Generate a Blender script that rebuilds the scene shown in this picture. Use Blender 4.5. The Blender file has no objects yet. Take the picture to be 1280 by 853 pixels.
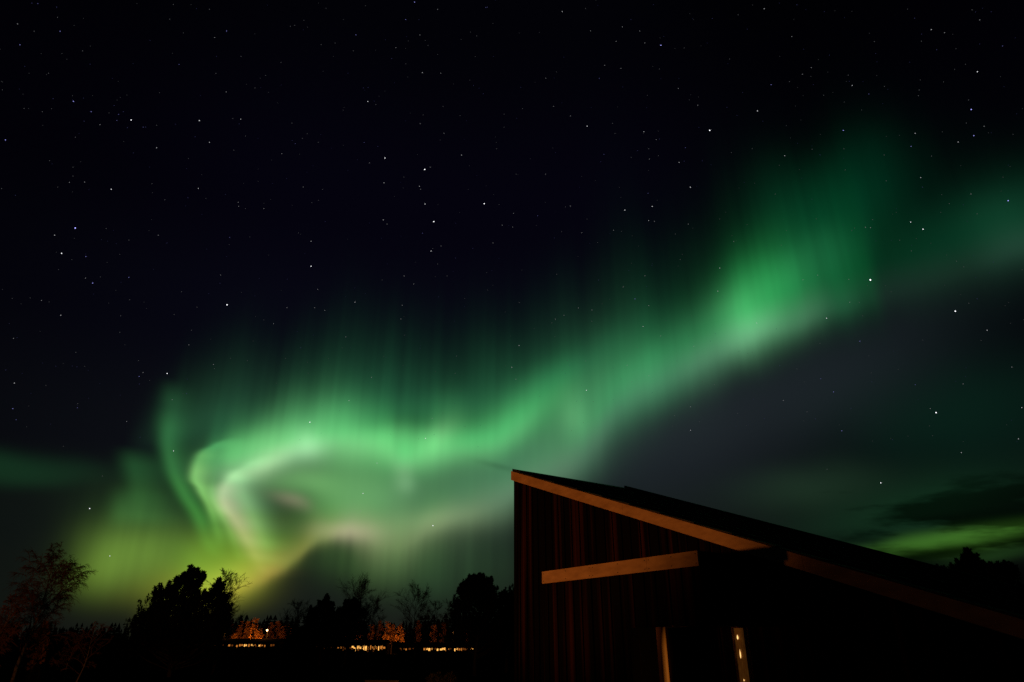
import bpy, bmesh, math, random
from mathutils import Vector, Matrix
R = math.radians
scene = bpy.context.scene

# ------------------------------------------------------------------ camera
EYE = 1.7
PITCH = R(24.2)
LENS = 24.0
cam_data = bpy.data.cameras.new('camera')
cam_data.lens = LENS
cam_data.sensor_width = 36.0
cam_data.clip_start = 0.1
cam_data.clip_end = 20000
camera = bpy.data.objects.new('camera', cam_data)
scene.collection.objects.link(camera)
camera.location = (0, 0, EYE)
camera.rotation_euler = (R(90) + PITCH, 0, 0)
scene.camera = camera

scene.view_settings.view_transform = 'Standard'
scene.view_settings.look = 'None'
scene.view_settings.exposure = 0
scene.view_settings.gamma = 1
scene.view_settings.use_curve_mapping = False
scene.cycles.max_bounces = 6
scene.cycles.transparent_max_bounces = 16
scene.cycles.use_denoising = False
scene.cycles.sample_clamp_indirect = 2.0

F = LENS / 36.0 * 1280.0


def bearing(px, py):
    """compass bearing and elevation, in degrees, of a point measured on the photograph"""
    x, y = px - 640.0, 426.5 - py
    up = y * math.cos(PITCH) + F * math.sin(PITCH)
    fw = F * math.cos(PITCH) - y * math.sin(PITCH)
    return math.degrees(math.atan2(x, fw)), math.degrees(math.atan2(up, math.hypot(x, fw)))


def lin(c):
    return tuple((v / 255 / 12.92) if v / 255 <= 0.04045 else ((v / 255 + 0.055) / 1.055) ** 2.4 for v in c)


# ------------------------------------------------------------------ night sky with aurora (world, by direction)
world = bpy.data.worlds.new('World')
scene.world = world
world.use_nodes = True
WT = world.node_tree
WT.nodes.clear()


class Sock:
    """a node socket with arithmetic"""

    def __init__(self, s):
        self.s = s

    def __add__(self, o): return math_node('ADD', self, o)
    __radd__ = __add__
    def __sub__(self, o): return math_node('SUBTRACT', self, o)
    def __rsub__(self, o): return math_node('SUBTRACT', o, self)
    def __mul__(self, o): return math_node('MULTIPLY', self, o)
    __rmul__ = __mul__
    def __truediv__(self, o): return math_node('DIVIDE', self, o)
    def __neg__(self): return math_node('MULTIPLY', self, -1.0)


def put(inp, v):
    if isinstance(v, Sock):
        WT.links.new(v.s, inp)
    else:
        inp.default_value = v


def math_node(op, a, b=0.0, c=None, clamp=False):
    n = WT.nodes.new('ShaderNodeMath')
    n.operation = op
    n.use_clamp = clamp
    put(n.inputs[0], a)
    put(n.inputs[1], b)
    if c is not None:
        put(n.inputs[2], c)
    return Sock(n.outputs[0])


def exp(a): return math_node('EXPONENT', a)
def pos(a): return math_node('MAXIMUM', a, 0.0)
def sigmoid(a): return math_node('DIVIDE', 1.0, 1.0 + exp(math_node('MAXIMUM', -a, -30.0)))


def smooth(a, lo, hi):
    n = WT.nodes.new('ShaderNodeMapRange')
    n.interpolation_type = 'SMOOTHSTEP'
    put(n.inputs[0], a)
    n.inputs[1].default_value = lo
    n.inputs[2].default_value = hi
    return Sock(n.outputs[0])


def curve(a, pts):
    """a one-dimensional table (x, y) with smooth interpolation"""
    pts = sorted(pts)
    x0, x1 = pts[0][0], pts[-1][0]
    ys = [p[1] for p in pts]
    y0, y1 = min(ys), max(ys)
    if y1 - y0 < 1e-6:
        return math_node('ADD', y0, 0.0)
    n = WT.nodes.new('ShaderNodeFloatCurve')
    put(n.inputs[1], math_node('DIVIDE', a - x0, x1 - x0, clamp=True))
    c = n.mapping.curves[0]
    while len(c.points) < len(pts):
        c.points.new(0.5, 0.5)
    data = [((x - x0) / (x1 - x0), (y - y0) / (y1 - y0)) for x, y in pts]
    for p, d in zip(c.points, data):
        p.location = d
        p.handle_type = 'AUTO_CLAMPED'
    n.mapping.update()
    return Sock(n.outputs[0]) * (y1 - y0) + y0


def ramp(a, pts):
    """a table of colours (x, (r, g, b) 0-255)"""
    pts = sorted(pts)
    x0, x1 = pts[0][0], pts[-1][0]
    n = WT.nodes.new('ShaderNodeValToRGB')
    put(n.inputs[0], math_node('DIVIDE', a - x0, x1 - x0, clamp=True))
    n.color_ramp.interpolation = 'EASE'
    e = n.color_ramp.elements
    while len(e) < len(pts):
        e.new(0.5)
    for k, (x, col) in enumerate(pts):
        e[k].position = (x - x0) / (x1 - x0)
    for k, (x, col) in enumerate(pts):
        e[k].color = (*lin(col), 1)
    return Sock(n.outputs[0])


def vec(op, a, b):
    n = WT.nodes.new('ShaderNodeVectorMath')
    n.operation = op
    put(n.inputs[0], a)
    if op == 'SCALE':
        put(n.inputs[3], b)
    else:
        put(n.inputs[1], b)
    return Sock(n.outputs[0])


def mixc(f, a, b):
    n = WT.nodes.new('ShaderNodeMix')
    n.data_type = 'RGBA'
    put(n.inputs[0], f)
    put(n.inputs[6], a if isinstance(a, Sock) else (*lin(a), 1))
    put(n.inputs[7], b if isinstance(b, Sock) else (*lin(b), 1))
    return Sock(n.outputs[2])


def noise(x, y, scale=1.0, detail=2.0, rough=0.5):
    cb = WT.nodes.new('ShaderNodeCombineXYZ')
    put(cb.inputs[0], x)
    put(cb.inputs[1], y)
    n = WT.nodes.new('ShaderNodeTexNoise')
    n.noise_dimensions = '2D'
    WT.links.new(cb.outputs[0], n.inputs['Vector'])
    n.inputs['Scale'].default_value = scale
    n.inputs['Detail'].default_value = detail
    n.inputs['Roughness'].default_value = rough
    return Sock(n.outputs[0])


tc = WT.nodes.new('ShaderNodeTexCoord')
sx = WT.nodes.new('ShaderNodeSeparateXYZ')
WT.links.new(tc.outputs['Generated'], sx.inputs[0])
dx, dy, dz = (Sock(sx.outputs[k]) for k in range(3))
AZ = math_node('ARCTAN2', dx, dy) * (180 / math.pi)
EL = math_node('ARCSINE', dz) * (180 / math.pi)
# slow wander of the curtains, so that no edge is a ruled line
wob = (noise(AZ, EL, 0.16, 1.0) - 0.5)
EW = EL + wob * 0.9
AW = AZ + wob * 1.1
fine = noise(AZ * 0.42, EL * 0.03, 1.0, 2.0, 0.45) - 0.5       # rays: quick across, slow upwards
fine = fine + (noise(AZ * 1.25, EL * 0.04 + 3.1, 1.0, 1.0) - 0.5) * 0.55
broad = noise(AZ * 0.17, EL * 0.02 + 7.3, 1.0, 1.0) - 0.5

glow = []


def curtain(pts, hmix, rays=0.5, plateau=1.35, lowrays=0.25, gain=1.0):
    """a curtain that hangs along a lower edge: (px, py, softness below, height scale, low colour, high colour)"""
    b = [(bearing(p[0], p[1]), p) for p in pts]
    edge = curve(AZ, [(a[0], a[1]) for a, p in b])
    sd = curve(AZ, [(a[0], p[2]) for a, p in b])
    su = curve(AZ, [(a[0], p[3]) for a, p in b])
    lo = ramp(AZ, [(a[0], p[4]) for a, p in b])
    hi = ramp(AZ, [(a[0], p[5]) for a, p in b])
    t = EW - edge + fine * 0.5 * lowrays
    tp = pos(t)
    up = exp(-math_node('POWER', tp / (su * (1.0 + (fine * 0.3 + broad * 0.7) * rays)), plateau))
    body = sigmoid(t / (sd * 0.45)) * up
    h = smooth(t, 0.0, hmix)
    body = body * (1.0 + (fine * 0.9 + broad * 0.8) * rays * h) * gain
    glow.append(vec('SCALE', mixc(h, lo, hi), body))


def stream(pts, wl, wr, gain=1.3):
    """a fold seen end on, nearly upright: (px, py, strength, colour), softness to the left and right in degrees"""
    b = [(bearing(p[0], p[1]), p) for p in pts]
    mid = curve(EL, [(a[1], a[0]) for a, p in b])
    col = ramp(EL, [(a[1], p[2]) for a, p in b])
    t = AW - mid
    g = exp(-math_node('POWER', pos(t) / wr, 1.5)) * exp(-math_node('POWER', pos(-t) / wl, 2.0)) * gain
    glow.append(vec('SCALE', col, g))


def patch(px, py, rx, ry, col, tilt=0.0, power=1.0, ray=0.0, gain=1.15):
    """a soft patch: centre and radii measured on the photograph, in its pixels"""
    a0, e0 = bearing(px, py)
    a1, _ = bearing(px + rx, py)
    a2, _ = bearing(px - rx, py)
    _, e1 = bearing(px, py - ry)
    _, e2 = bearing(px, py + ry)
    ra, re = abs(a1 - a2) / 2, abs(e1 - e2) / 2
    ct, st = math.cos(R(tilt)), math.sin(R(tilt))
    k = math.cos(R(e0))
    u, v = (AW - a0) * k, EW - e0
    p = (u * ct + v * st) / (ra * k)
    q = (v * ct - u * st) / re
    d = p * p + q * q
    if power != 1.0:
        d = math_node('POWER', d, power)
    g = exp(-d)
    if ray:
        g = g * (1.0 + (fine + broad) * ray)
    if gain != 1.0:
        g = g * gain
    glow.append(vec('SCALE', Sock(rgb(col)), g))


def rgb(col):
    n = WT.nodes.new('ShaderNodeRGB')
    n.outputs[0].default_value = (*lin(col), 1)
    return n.outputs[0]

#AURORA
K0 = (0, 0, 0)
# clear night sky: navy overhead, grey-green above the horizon
base = ramp(EL, [(0, (24, 26, 22)), (4, (22, 27, 23)), (8, (20, 26, 24)), (14, (14, 16, 22)), (24, (7, 7, 18)), (34, (4, 3, 13)), (50, (2, 2, 6)), (90, (1, 1, 4))])
west = smooth(AZ, -46.0, -18.0)
east = smooth(AZ, 8.0, 32.0)
glow.append(vec('SCALE', base, (west * 0.56 + 0.44) * (1.0 - east * 0.62)))

# the long band that rises to the right
curtain([
    (1420, 285, 2.0, 3.0, (32, 64, 48), (8, 50, 30)),
    (1330, 302, 2.0, 3.0, (32, 64, 48), (8, 50, 30)),
    (1280, 318, 2.0, 3.2, (32, 64, 48), (8, 50, 30)),
    (1200, 345, 2.4, 4.2, (20, 42, 30), (2, 36, 20)),
    (1110, 374, 2.0, 5.0, (20, 40, 30), (2, 38, 18)),
    (1088, 378, 1.8, 4.2, (18, 62, 36), (4, 66, 30)),
    (1055, 390, 1.6, 4.2, (30, 84, 52), (10, 78, 38)),
    (1000, 407, 1.5, 4.4, (66, 116, 82), (20, 92, 46)),
    (940, 429, 1.5, 4.4, (92, 138, 106), (26, 104, 54)),
    (890, 452, 2.0, 4.0, (70, 112, 84), (26, 96, 50)),
    (830, 483, 2.3, 4.4, (50, 90, 66), (24, 96, 52)),
    (780, 518, 2.5, 5.0, (50, 88, 64), (36, 104, 60)),
    (740, 568, 2.3, 4.6, (62, 98, 72), (52, 112, 68)),
    (700, 602, 2.4, 4.2, (76, 106, 80), (56, 108, 66)),
    (640, 626, 2.0, 3.4, (84, 112, 84), (54, 106, 66)),
    (580, 650, 2.0, 2.8, (92, 112, 80), (60, 110, 66)),
    (538, 667, 1.6, 2.6, (104, 120, 82), (64, 112, 60)),
    (495, 684, 2.0, 2.9, (106, 124, 80), (64, 112, 60)),
    (440, 668, 1.0, 2.5, (126, 126, 92), (66, 110, 50)),
    (405, 676, 0.7, 2.6, (106, 118, 62), (66, 114, 44)),
    (370, 702, 0.6, 2.6, (110, 110, 48), (70, 112, 36)),
    (330, 726, 0.65, 2.4, (126, 104, 44), (80, 104, 30)),
    (290, 744, 0.9, 2.2, (120, 92, 28), (92, 106, 20)),
    (245, 766, 1.6, 2.2, (96, 80, 20), (76, 92, 16)),
    (195, 780, 1.8, 2.2, (50, 48, 10), (46, 58, 10)),
    (150, 786, 1.8, 2.0, K0, K0),
    (20, 790, 1.8, 2.0, K0, K0),
], hmix=3.2, rays=0.32, gain=1.42, lowrays=0.7)

# the upper arc of the curl and the rays above it
curtain([
    (214, 640, 1.0, 2.0, K0, K0),
    (240, 618, 0.8, 4.0, K0, K0),
    (262, 604, 0.6, 3.4, (36, 66, 40), (26, 80, 44)),
    (290, 598, 0.8, 3.3, (96, 138, 92), (66, 142, 78)),
    (330, 587, 0.9, 3.7, (136, 174, 124), (90, 170, 98)),
    (380, 573, 1.1, 3.7, (126, 182, 128), (92, 178, 104)),
    (430, 570, 1.7, 3.4, (92, 156, 96), (80, 168, 96)),
    (480, 578, 2.0, 3.3, (78, 146, 86), (64, 154, 84)),
    (505, 594, 1.4, 3.8, (96, 142, 96), (58, 146, 80)),
    (525, 588, 1.6, 3.7, (80, 140, 86), (58, 146, 80)),
    (552, 582, 1.6, 4.0, (80, 140, 88), (68, 154, 86)),
    (600, 574, 1.5, 3.3, (66, 122, 74), (54, 138, 76)),
    (645, 550, 1.5, 3.4, (60, 126, 74), (50, 134, 74)),
    (690, 514, 1.8, 3.2, (34, 96, 52), (26, 98, 52)),
    (740, 480, 2.2, 3.2, (16, 56, 32), (10, 56, 30)),
    (800, 450, 2.0, 3.0, K0, K0),
    (1000, 420, 2.0, 3.0, K0, K0),
], hmix=2.2, rays=0.34, plateau=2.3, gain=1.35)

# tall faint rays over the arc
curtain([
    (150, 560, 1.4, 2.0, K0, K0),
    (190, 556, 1.4, 3.0, (10, 30, 18), (8, 26, 16)),
    (215, 550, 1.4, 3.6, (26, 66, 40), (22, 58, 34)),
    (300, 545, 1.4, 4.2, (30, 74, 46), (26, 66, 42)),
    (400, 535, 1.4, 4.5, (30, 82, 50), (26, 74, 46)),
    (500, 525, 1.4, 4.5, (28, 82, 50), (24, 74, 46)),
    (600, 515, 1.4, 4.2, (26, 78, 48), (22, 70, 42)),
    (700, 480, 1.4, 4.4, (22, 66, 42), (16, 52, 32)),
    (780, 440, 1.4, 3.2, (12, 40, 24), (10, 32, 20)),
    (860, 400, 1.4, 3.0, K0, K0),
    (960, 390, 1.4, 3.0, K0, K0),
], hmix=3.0, rays=0.5, plateau=1.7, gain=1.3)

# folds seen end on
stream([(348, 566, K0), (318, 582, (60, 88, 60)), (292, 598, (112, 140, 100)), (281, 615, (140, 150, 118)), (283, 632, (146, 142, 116)), (294, 650, (138, 128, 100)),
        (306, 672, (128, 118, 84)), (318, 692, (104, 96, 58)), (328, 708, (70, 66, 30)), (338, 724, K0)], 0.7, 1.15, 1.3)
stream([(300, 585, K0), (303, 602, (70, 112, 74)), (308, 625, (88, 136, 86)), (317, 650, (80, 130, 66)), (328, 676, (64, 112, 42)), (338, 696, (40, 72, 22)), (350, 716, K0)], 1.2, 1.25)
stream([(300, 546, K0), (272, 558, (40, 90, 48)), (252, 572, (72, 124, 66)), (245, 592, (96, 146, 80)), (252, 612, (96, 146, 76)), (264, 636, (84, 130, 60)), (272, 660, (56, 92, 34)),
        (282, 690, K0)], 0.45, 0.95, 1.6)
stream([(216, 470, K0), (213, 505, (14, 44, 22)), (212, 540, (24, 66, 32)), (216, 580, (30, 76, 36)), (228, 615, (36, 88, 36)), (246, 645, (38, 90, 32)),
        (262, 675, (36, 70, 20)), (280, 705, K0)], 0.7, 1.0, 1.75)
stream([(286, 560, K0), (268, 590, (30, 66, 36)), (266, 615, (54, 96, 50)), (276, 640, (66, 106, 48)), (288, 665, (60, 96, 36)), (298, 690, (40, 64, 20)), (306, 710, K0)], 0.35, 0.7, 1.1)
stream([(165, 555, K0), (166, 585, (22, 60, 28)), (168, 615, (24, 58, 24)), (172, 640, (18, 42, 16)), (176, 662, K0)], 0.8, 2.2)
stream([(147, 600, K0), (150, 640, (26, 58, 24)), (152, 670, K0)], 0.7, 3.0)

# yellow-green glow low in the left
patch(150, 694, 56, 36, (74, 100, 34), tilt=-14, power=1.15, ray=0.5)
patch(215, 692, 60, 32, (62, 84, 24), power=1.3)
patch(278, 704, 52, 38, (86, 120, 26), power=1.3)
patch(262, 738, 60, 24, (96, 96, 22), power=1.1)
patch(300, 716, 44, 22, (96, 98, 34), tilt=14)
patch(185, 658, 76, 34, (26, 50, 18), tilt=-20, ray=0.6)
patch(118, 716, 32, 28, (50, 66, 14), tilt=25)
patch(215, 735, 70, 26, (60, 66, 14))
# between the arc and the long band
patch(428, 610, 74, 42, (58, 100, 56), power=1.5)
patch(372, 602, 52, 18, (70, 110, 62))
patch(470, 628, 80, 26, (50, 72, 48))
patch(500, 606, 90, 40, (38, 72, 44), power=1.5)
patch(640, 592, 100, 44, (46, 76, 56), tilt=16, power=1.2)
patch(362, 628, 24, 10, (88, 70, 64), tilt=-20)
patch(434, 664, 44, 12, (92, 72, 70))
patch(520, 652, 90, 18, (72, 84, 56), tilt=6)
patch(508, 606, 14, 12, (58, 78, 58))
patch(546, 548, 30, 16, (66, 92, 62), tilt=42)
patch(500, 560, 60, 22, (62, 124, 68), power=1.2, ray=0.3)
patch(585, 556, 70, 20, (40, 92, 50), tilt=12, ray=0.3)
patch(385, 552, 16, 18, (76, 96, 76))
patch(336, 572, 58, 24, (78, 104, 76), tilt=22)
patch(304, 558, 48, 18, (56, 116, 62), tilt=24)
patch(445, 556, 66, 20, (52, 86, 56), tilt=2)
# the rising band
patch(645, 524, 74, 24, (38, 92, 50), tilt=26)
patch(716, 522, 20, 28, (50, 88, 54), tilt=-10)
patch(755, 500, 110, 40, (34, 82, 50), tilt=27, power=1.1, ray=0.25)
patch(845, 448, 110, 36, (30, 76, 46), tilt=27, power=1.1, ray=0.25)
# faint rays below the long band
patch(465, 692, 76, 42, (38, 62, 26), power=1.4, ray=0.6)
patch(560, 704, 80, 46, (26, 48, 26), power=1.3, ray=0.6)
# bright knot of the rising band and the veil above it
patch(948, 366, 40, 58, (26, 112, 52), tilt=-24, power=1.1, ray=0.4)
patch(928, 398, 34, 36, (50, 100, 62), tilt=-20)
patch(1000, 340, 70, 36, (16, 64, 36), tilt=22, power=1.2, ray=0.3)
patch(1040, 285, 54, 70, (1, 38, 19), tilt=-10, power=1.4, ray=0.35)
patch(980, 270, 46, 60, (1, 32, 17), ray=0.3)
patch(1085, 225, 60, 60, (0, 30, 16), ray=0.3)
patch(1265, 266, 70, 40, (6, 32, 20))
patch(1190, 296, 110, 44, (2, 28, 13), tilt=14)
# grey veil under the band
patch(840, 540, 170, 80, (22, 28, 30), tilt=14)
patch(1060, 460, 150, 60, (17, 22, 25), tilt=16)
# far left and far right low patches
patch(0, 585, 128, 22, (9, 38, 18), tilt=3, power=1.4)
patch(1200, 520, 160, 70, (2, 24, 14))
patch(1010, 606, 90, 26, (17, 34, 20))
patch(1205, 674, 150, 15, (52, 94, 26), tilt=5.5, power=1.4)
patch(1245, 694, 60, 9, (20, 44, 14), tilt=6)
patch(1150, 640, 160, 40, (8, 36, 18), tilt=6)

total = glow[0]
for g in glow[1:]:
    total = vec('ADD', total, g)

# thin dark cloud low in the right
cn = noise(AZ * 0.13, EL * 0.62 + AZ * 0.03, 1.0, 4.0, 0.55)
a0, e0 = bearing(1230, 636)
cu, cv = (AZ - a0) / 7.0, (EL - e0 - (AZ - a0) * 0.03) / 1.9
cloud = exp(-(cu * cu + cv * cv)) * 1.15 + (cn - 0.5) * 2.5
low = smooth(AZ, 16.0, 25.0) * (1.0 - smooth(EL, 9.0, 13.0))
mask = smooth(cloud, 0.25, 1.0) * low
a1, e1 = bearing(1190, 690)
cw = (EL - e1 - (AZ - a1) * 0.10) / 0.5
streak = exp(-(cw * cw)) * smooth(cn, 0.22, 0.46) * smooth(AZ, 19.0, 26.0)
a2, e2 = bearing(1110, 664)
cx, cy = (AZ - a2) / 5.5, (EL - e2 - (AZ - a2) * 0.09) / 0.45
streak2 = exp(-(cx * cx + cy * cy)) * smooth(cn, 0.34, 0.6)
a3, e3 = bearing(623, 583)
dx3, dy3 = (AZ - a3) / 1.7, (EL - e3 + (AZ - a3) * 0.22) / 0.26
wisp = exp(-(dx3 * dx3 + dy3 * dy3)) * 0.2
clear = (1.0 - mask * 0.75) * (1.0 - streak * 0.85) * (1.0 - streak2 * 0.75) * (1.0 - wisp) * (1.0 - smooth(AZ, 14.0, 24.0) * (1.0 - smooth(EL, 4.0, 6.0)) * 0.75)
total = vec('SCALE', total, clear)

bg = WT.nodes.new('ShaderNodeBackground')
WT.links.new(total.s, bg.inputs[0])
bg.inputs[1].default_value = 1.0
wo = WT.nodes.new('ShaderNodeOutputWorld')
WT.links.new(bg.outputs[0], wo.inputs[0])
world.cycles.sampling_method = 'MANUAL'
world.cycles.sample_map_resolution = 512
# ------------------------------------------------------------------ light of the place: one sodium street lamp off to the left
SODIUM = (1.0, 0.34, 0.055)
LAMP_AT = Vector((-14.4, 11.3, 1.9))


def add_light(name, kind, loc, power, colour, radius):
    d = bpy.data.lights.new(name, kind)
    d.energy = power
    d.color = colour
    d.shadow_soft_size = radius
    o = bpy.data.objects.new(name, d)
    scene.collection.objects.link(o)
    o.location = loc
    return o


beam = add_light('street_lamp_beam', 'SPOT', LAMP_AT, 3800, SODIUM, 0.38)
beam.data.spot_size = R(48)
beam.data.spot_blend = 0.5
beam.rotation_euler = (Vector((1.55, 17.9, 7.3)) - LAMP_AT).to_track_quat('-Z', 'Y').to_euler()
add_light('street_lamp_spill', 'POINT', LAMP_AT + Vector((0, 0, 0.05)), 150, SODIUM, 0.38)
yard = add_light('street_lamp_yard', 'SPOT', LAMP_AT + Vector((0, 0, 0.05)), 1900, SODIUM, 0.16)
yard.data.spot_size = R(78)
yard.data.spot_blend = 0.4
yard.rotation_euler = (Vector((-20.0, 50.0, 6.0)) - LAMP_AT).to_track_quat('-Z', 'Y').to_euler()

# ------------------------------------------------------------------ materials


def new_mat(name):
    m = bpy.data.materials.new(name)
    m.use_nodes = True
    nt = m.node_tree
    return m, nt, nt.nodes['Principled BSDF']


def varied(name, dark, light, scale=(1, 1, 1), rough=0.8, detail=4.0, bump=0.0, spec=0.3, contrast=(0.3, 0.7)):
    """a matte surface whose own colour wanders between two tones"""
    m, nt, b = new_mat(name)
    tx = nt.nodes.new('ShaderNodeTexCoord')
    mp = nt.nodes.new('ShaderNodeMapping')
    mp.inputs['Scale'].default_value = scale
    nz = nt.nodes.new('ShaderNodeTexNoise')
    nz.inputs['Scale'].default_value = 1.0
    nz.inputs['Detail'].default_value = detail
    cr = nt.nodes.new('ShaderNodeValToRGB')
    cr.color_ramp.elements[0].position, cr.color_ramp.elements[1].position = contrast
    cr.color_ramp.elements[0].color = (*dark, 1)
    cr.color_ramp.elements[1].color = (*light, 1)
    nt.links.new(tx.outputs['Object'], mp.inputs[0])
    nt.links.new(mp.outputs[0], nz.inputs['Vector'])
    nt.links.new(nz.outputs[0], cr.inputs[0])
    nt.links.new(cr.outputs[0], b.inputs['Base Color'])
    b.inputs['Roughness'].default_value = rough
    b.inputs['Specular IOR Level'].default_value = spec
    if bump:
        bp = nt.nodes.new('ShaderNodeBump')
        bp.inputs['Strength'].default_value = bump
        bp.inputs['Distance'].default_value = 0.02
        nt.links.new(nz.outputs[0], bp.inputs['Height'])
        nt.links.new(bp.outputs[0], b.inputs['Normal'])
    return m


def glowing(name, colour, strength, base=(0.02, 0.02, 0.02)):
    m, nt, b = new_mat(name)
    b.inputs['Base Color'].default_value = (*base, 1)
    b.inputs['Emission Color'].default_value = (*colour, 1)
    b.inputs['Emission Strength'].default_value = strength
    return m


M_ground = varied('dark_ground', (0.004, 0.0036, 0.0026), (0.010, 0.0085, 0.006), (0.5, 0.5, 0.5), 0.95, 6.0, 0.0, 0.0)
M_plank = varied('red_brown_plank', (0.0022, 0.0008, 0.0006), (0.052, 0.012, 0.006), (4.6, 4.6, 0.10), 0.85, 5.0, 0.3, 0.05, (0.50, 0.80))
M_board = varied('pale_trim_board', (0.31, 0.18, 0.11), (0.45, 0.275, 0.175), (3.0, 3.0, 9.0), 0.7, 5.0, 0.15, 0.2)
M_log = varied('varnished_pine', (0.30, 0.14, 0.045), (0.50, 0.26, 0.09), (22.0, 22.0, 0.7), 0.6, 5.0, 0.1, 0.2)
M_roof = varied('dark_roof_sheet', (0.02, 0.018, 0.016), (0.05, 0.042, 0.036), (2.0, 5.0, 2.0), 0.75, 4.0, 0.2, 0.1)
M_edge = varied('dark_verge_metal', (0.012, 0.012, 0.012), (0.02, 0.02, 0.02), (3, 3, 3), 0.6, 2.0, 0.0, 0.2)
M_bark = varied('dark_bark', (0.02, 0.014, 0.010), (0.07, 0.045, 0.03), (6, 6, 1.5), 0.9, 4.0, 0.4, 0.1)
M_birch = varied('birch_bark', (0.05, 0.035, 0.028), (0.34, 0.28, 0.24), (5, 5, 9), 0.8, 4.0, 0.1, 0.1)
M_twig = varied('bare_twigs', (0.09, 0.04, 0.028), (0.20, 0.085, 0.055), (1, 1, 1), 0.9, 2.0, 0.0, 0.1)
M_needle = varied('pine_needles', (0.003, 0.005, 0.0025), (0.012, 0.016, 0.007), (1.3, 1.3, 1.3), 0.9, 2.0, 0.0, 0.05)
M_spruce = varied('spruce_needles', (0.003, 0.0045, 0.0025), (0.010, 0.012, 0.006), (0.2, 0.2, 0.2), 0.9, 2.0, 0.0, 0.05)
M_leaf = varied('autumn_leaves', (0.12, 0.045, 0.012), (0.36, 0.16, 0.04), (0.6, 0.6, 0.6), 0.85, 3.0, 0.0, 0.1)
M_straw = varied('dry_straw_foliage', (0.09, 0.07, 0.035), (0.24, 0.19, 0.10), (2, 2, 2), 0.9, 3.0, 0.0, 0.05)
M_wall_far = varied('far_house_wall', (0.008, 0.006, 0.005), (0.014, 0.010, 0.008), (1, 1, 1), 0.9, spec=0.0)
M_roof_far = varied('far_house_roof', (0.003, 0.003, 0.003), (0.006, 0.005, 0.005), (1, 1, 1), 0.9, spec=0.0)
M_pole = varied('galvanised_pole', (0.003, 0.003, 0.003), (0.006, 0.006, 0.006), (2, 2, 2), 0.6)
M_frame = varied('window_frame_wood', (0.10, 0.045, 0.016), (0.17, 0.075, 0.028), (9, 9, 1), 0.6, 4.0, 0.0, 0.2)
M_win_hot = glowing('lit_window_bright', (1.0, 0.47, 0.10), 1.5)
M_win_mid = glowing('lit_window_amber', (1.0, 0.33, 0.05), 0.55)
M_win_dim = glowing('lit_window_dim', (1.0, 0.28, 0.04), 0.12)
M_lamp_head = glowing('street_lamp_glass', (1.0, 0.62, 0.28), 6.0)
M_lamp_red = glowing('street_lamp_glass_orange', (1.0, 0.36, 0.10), 3.2)
M_glint = glowing('warm_glint', (1.0, 0.58, 0.20), 1.6)  # lamp reflections on the tall window, put in as emission

# ------------------------------------------------------------------ mesh helpers


class Shape:
    """collects vertices and faces of one mesh"""

    def __init__(self):
        self.v, self.f, self.m = [], [], []

    def face(self, pts, m=0):
        k = len(self.v)
        self.v += [tuple(p) for p in pts]
        self.f.append(tuple(range(k, k + len(pts))))
        self.m.append(m)

    def hexa(self, p, m=0):
        """eight corners: bottom four, top four, both counter-clockwise"""
        k = len(self.v)
        self.v += [tuple(q) for q in p]
        for q in ((3, 2, 1, 0), (4, 5, 6, 7), (0, 1, 5, 4), (1, 2, 6, 5), (2, 3, 7, 6), (3, 0, 4, 7)):
            self.f.append(tuple(k + i for i in q))
            self.m.append(m)

    def box(self, x0, x1, y0, y1, z0, z1, m=0):
        self.hexa([(x0, y0, z0), (x1, y0, z0), (x1, y1, z0), (x0, y1, z0), (x0, y0, z1), (x1, y0, z1), (x1, y1, z1), (x0, y1, z1)], m)

    def tube(self, pts, radii, n=5, cap=True, m=0):
        rings = []
        prev = None
        for i, p in enumerate(pts):
            p = Vector(p)
            a = Vector(pts[max(i - 1, 0)])
            b = Vector(pts[min(i + 1, len(pts) - 1)])
            d = (b - a)
            if d.length < 1e-9:
                d = Vector((0, 0, 1))
            d.normalize()
            if prev is None:
                ref = Vector((1, 0, 0)) if abs(d.x) < 0.8 else Vector((0, 1, 0))
                u = d.cross(ref).normalized()
            else:
                u = (prev - d * prev.dot(d))
                u = u.normalized() if u.length > 1e-6 else d.orthogonal().normalized()
            prev = u
            w = d.cross(u)
            k = len(self.v)
            for j in range(n):
                t = 2 * math.pi * j / n
                self.v.append(tuple(p + (u * math.cos(t) + w * math.sin(t)) * radii[i]))
            rings.append(k)
        for a, b in zip(rings, rings[1:]):
            for j in range(n):
                j2 = (j + 1) % n
                self.f.append((a + j, a + j2, b + j2, b + j))
                self.m.append(m)
        if cap:
            self.f.append(tuple(rings[0] + j for j in reversed(range(n))))
            self.f.append(tuple(rings[-1] + j for j in range(n)))
            self.m += [m, m]

    def build(self, name, mats, parent=None, smooth_shade=False):
        me = bpy.data.meshes.new(name)
        me.from_pydata(self.v, [], self.f)
        for mt in (mats if isinstance(mats, (list, tuple)) else [mats]):
            me.materials.append(mt)
        me.polygons.foreach_set('material_index', self.m)
        if smooth_shade:
            me.polygons.foreach_set('use_smooth', [True] * len(me.polygons))
        me.update()
        o = bpy.data.objects.new(name, me)
        scene.collection.objects.link(o)
        if parent:
            o.parent = parent
        return o


def tag(o, label=None, category=None, group=None, kind=None):
    for k, v in (('label', label), ('category', category), ('group', group), ('kind', kind)):
        if v:
            o[k] = v
    return o


def thing(name, loc, label, category, group=None, rz=0.0):
    o = bpy.data.objects.new(name, None)
    o.empty_display_size = 0.3
    scene.collection.objects.link(o)
    o.location = loc
    o.rotation_euler = (0, 0, rz)
    return tag(o, label, category, group)


def copy_tree(o, parent=None):
    c = o.copy()
    scene.collection.objects.link(c)
    c.parent = parent
    for ch in list(o.children):
        copy_tree(ch, c)
    return c


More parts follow.
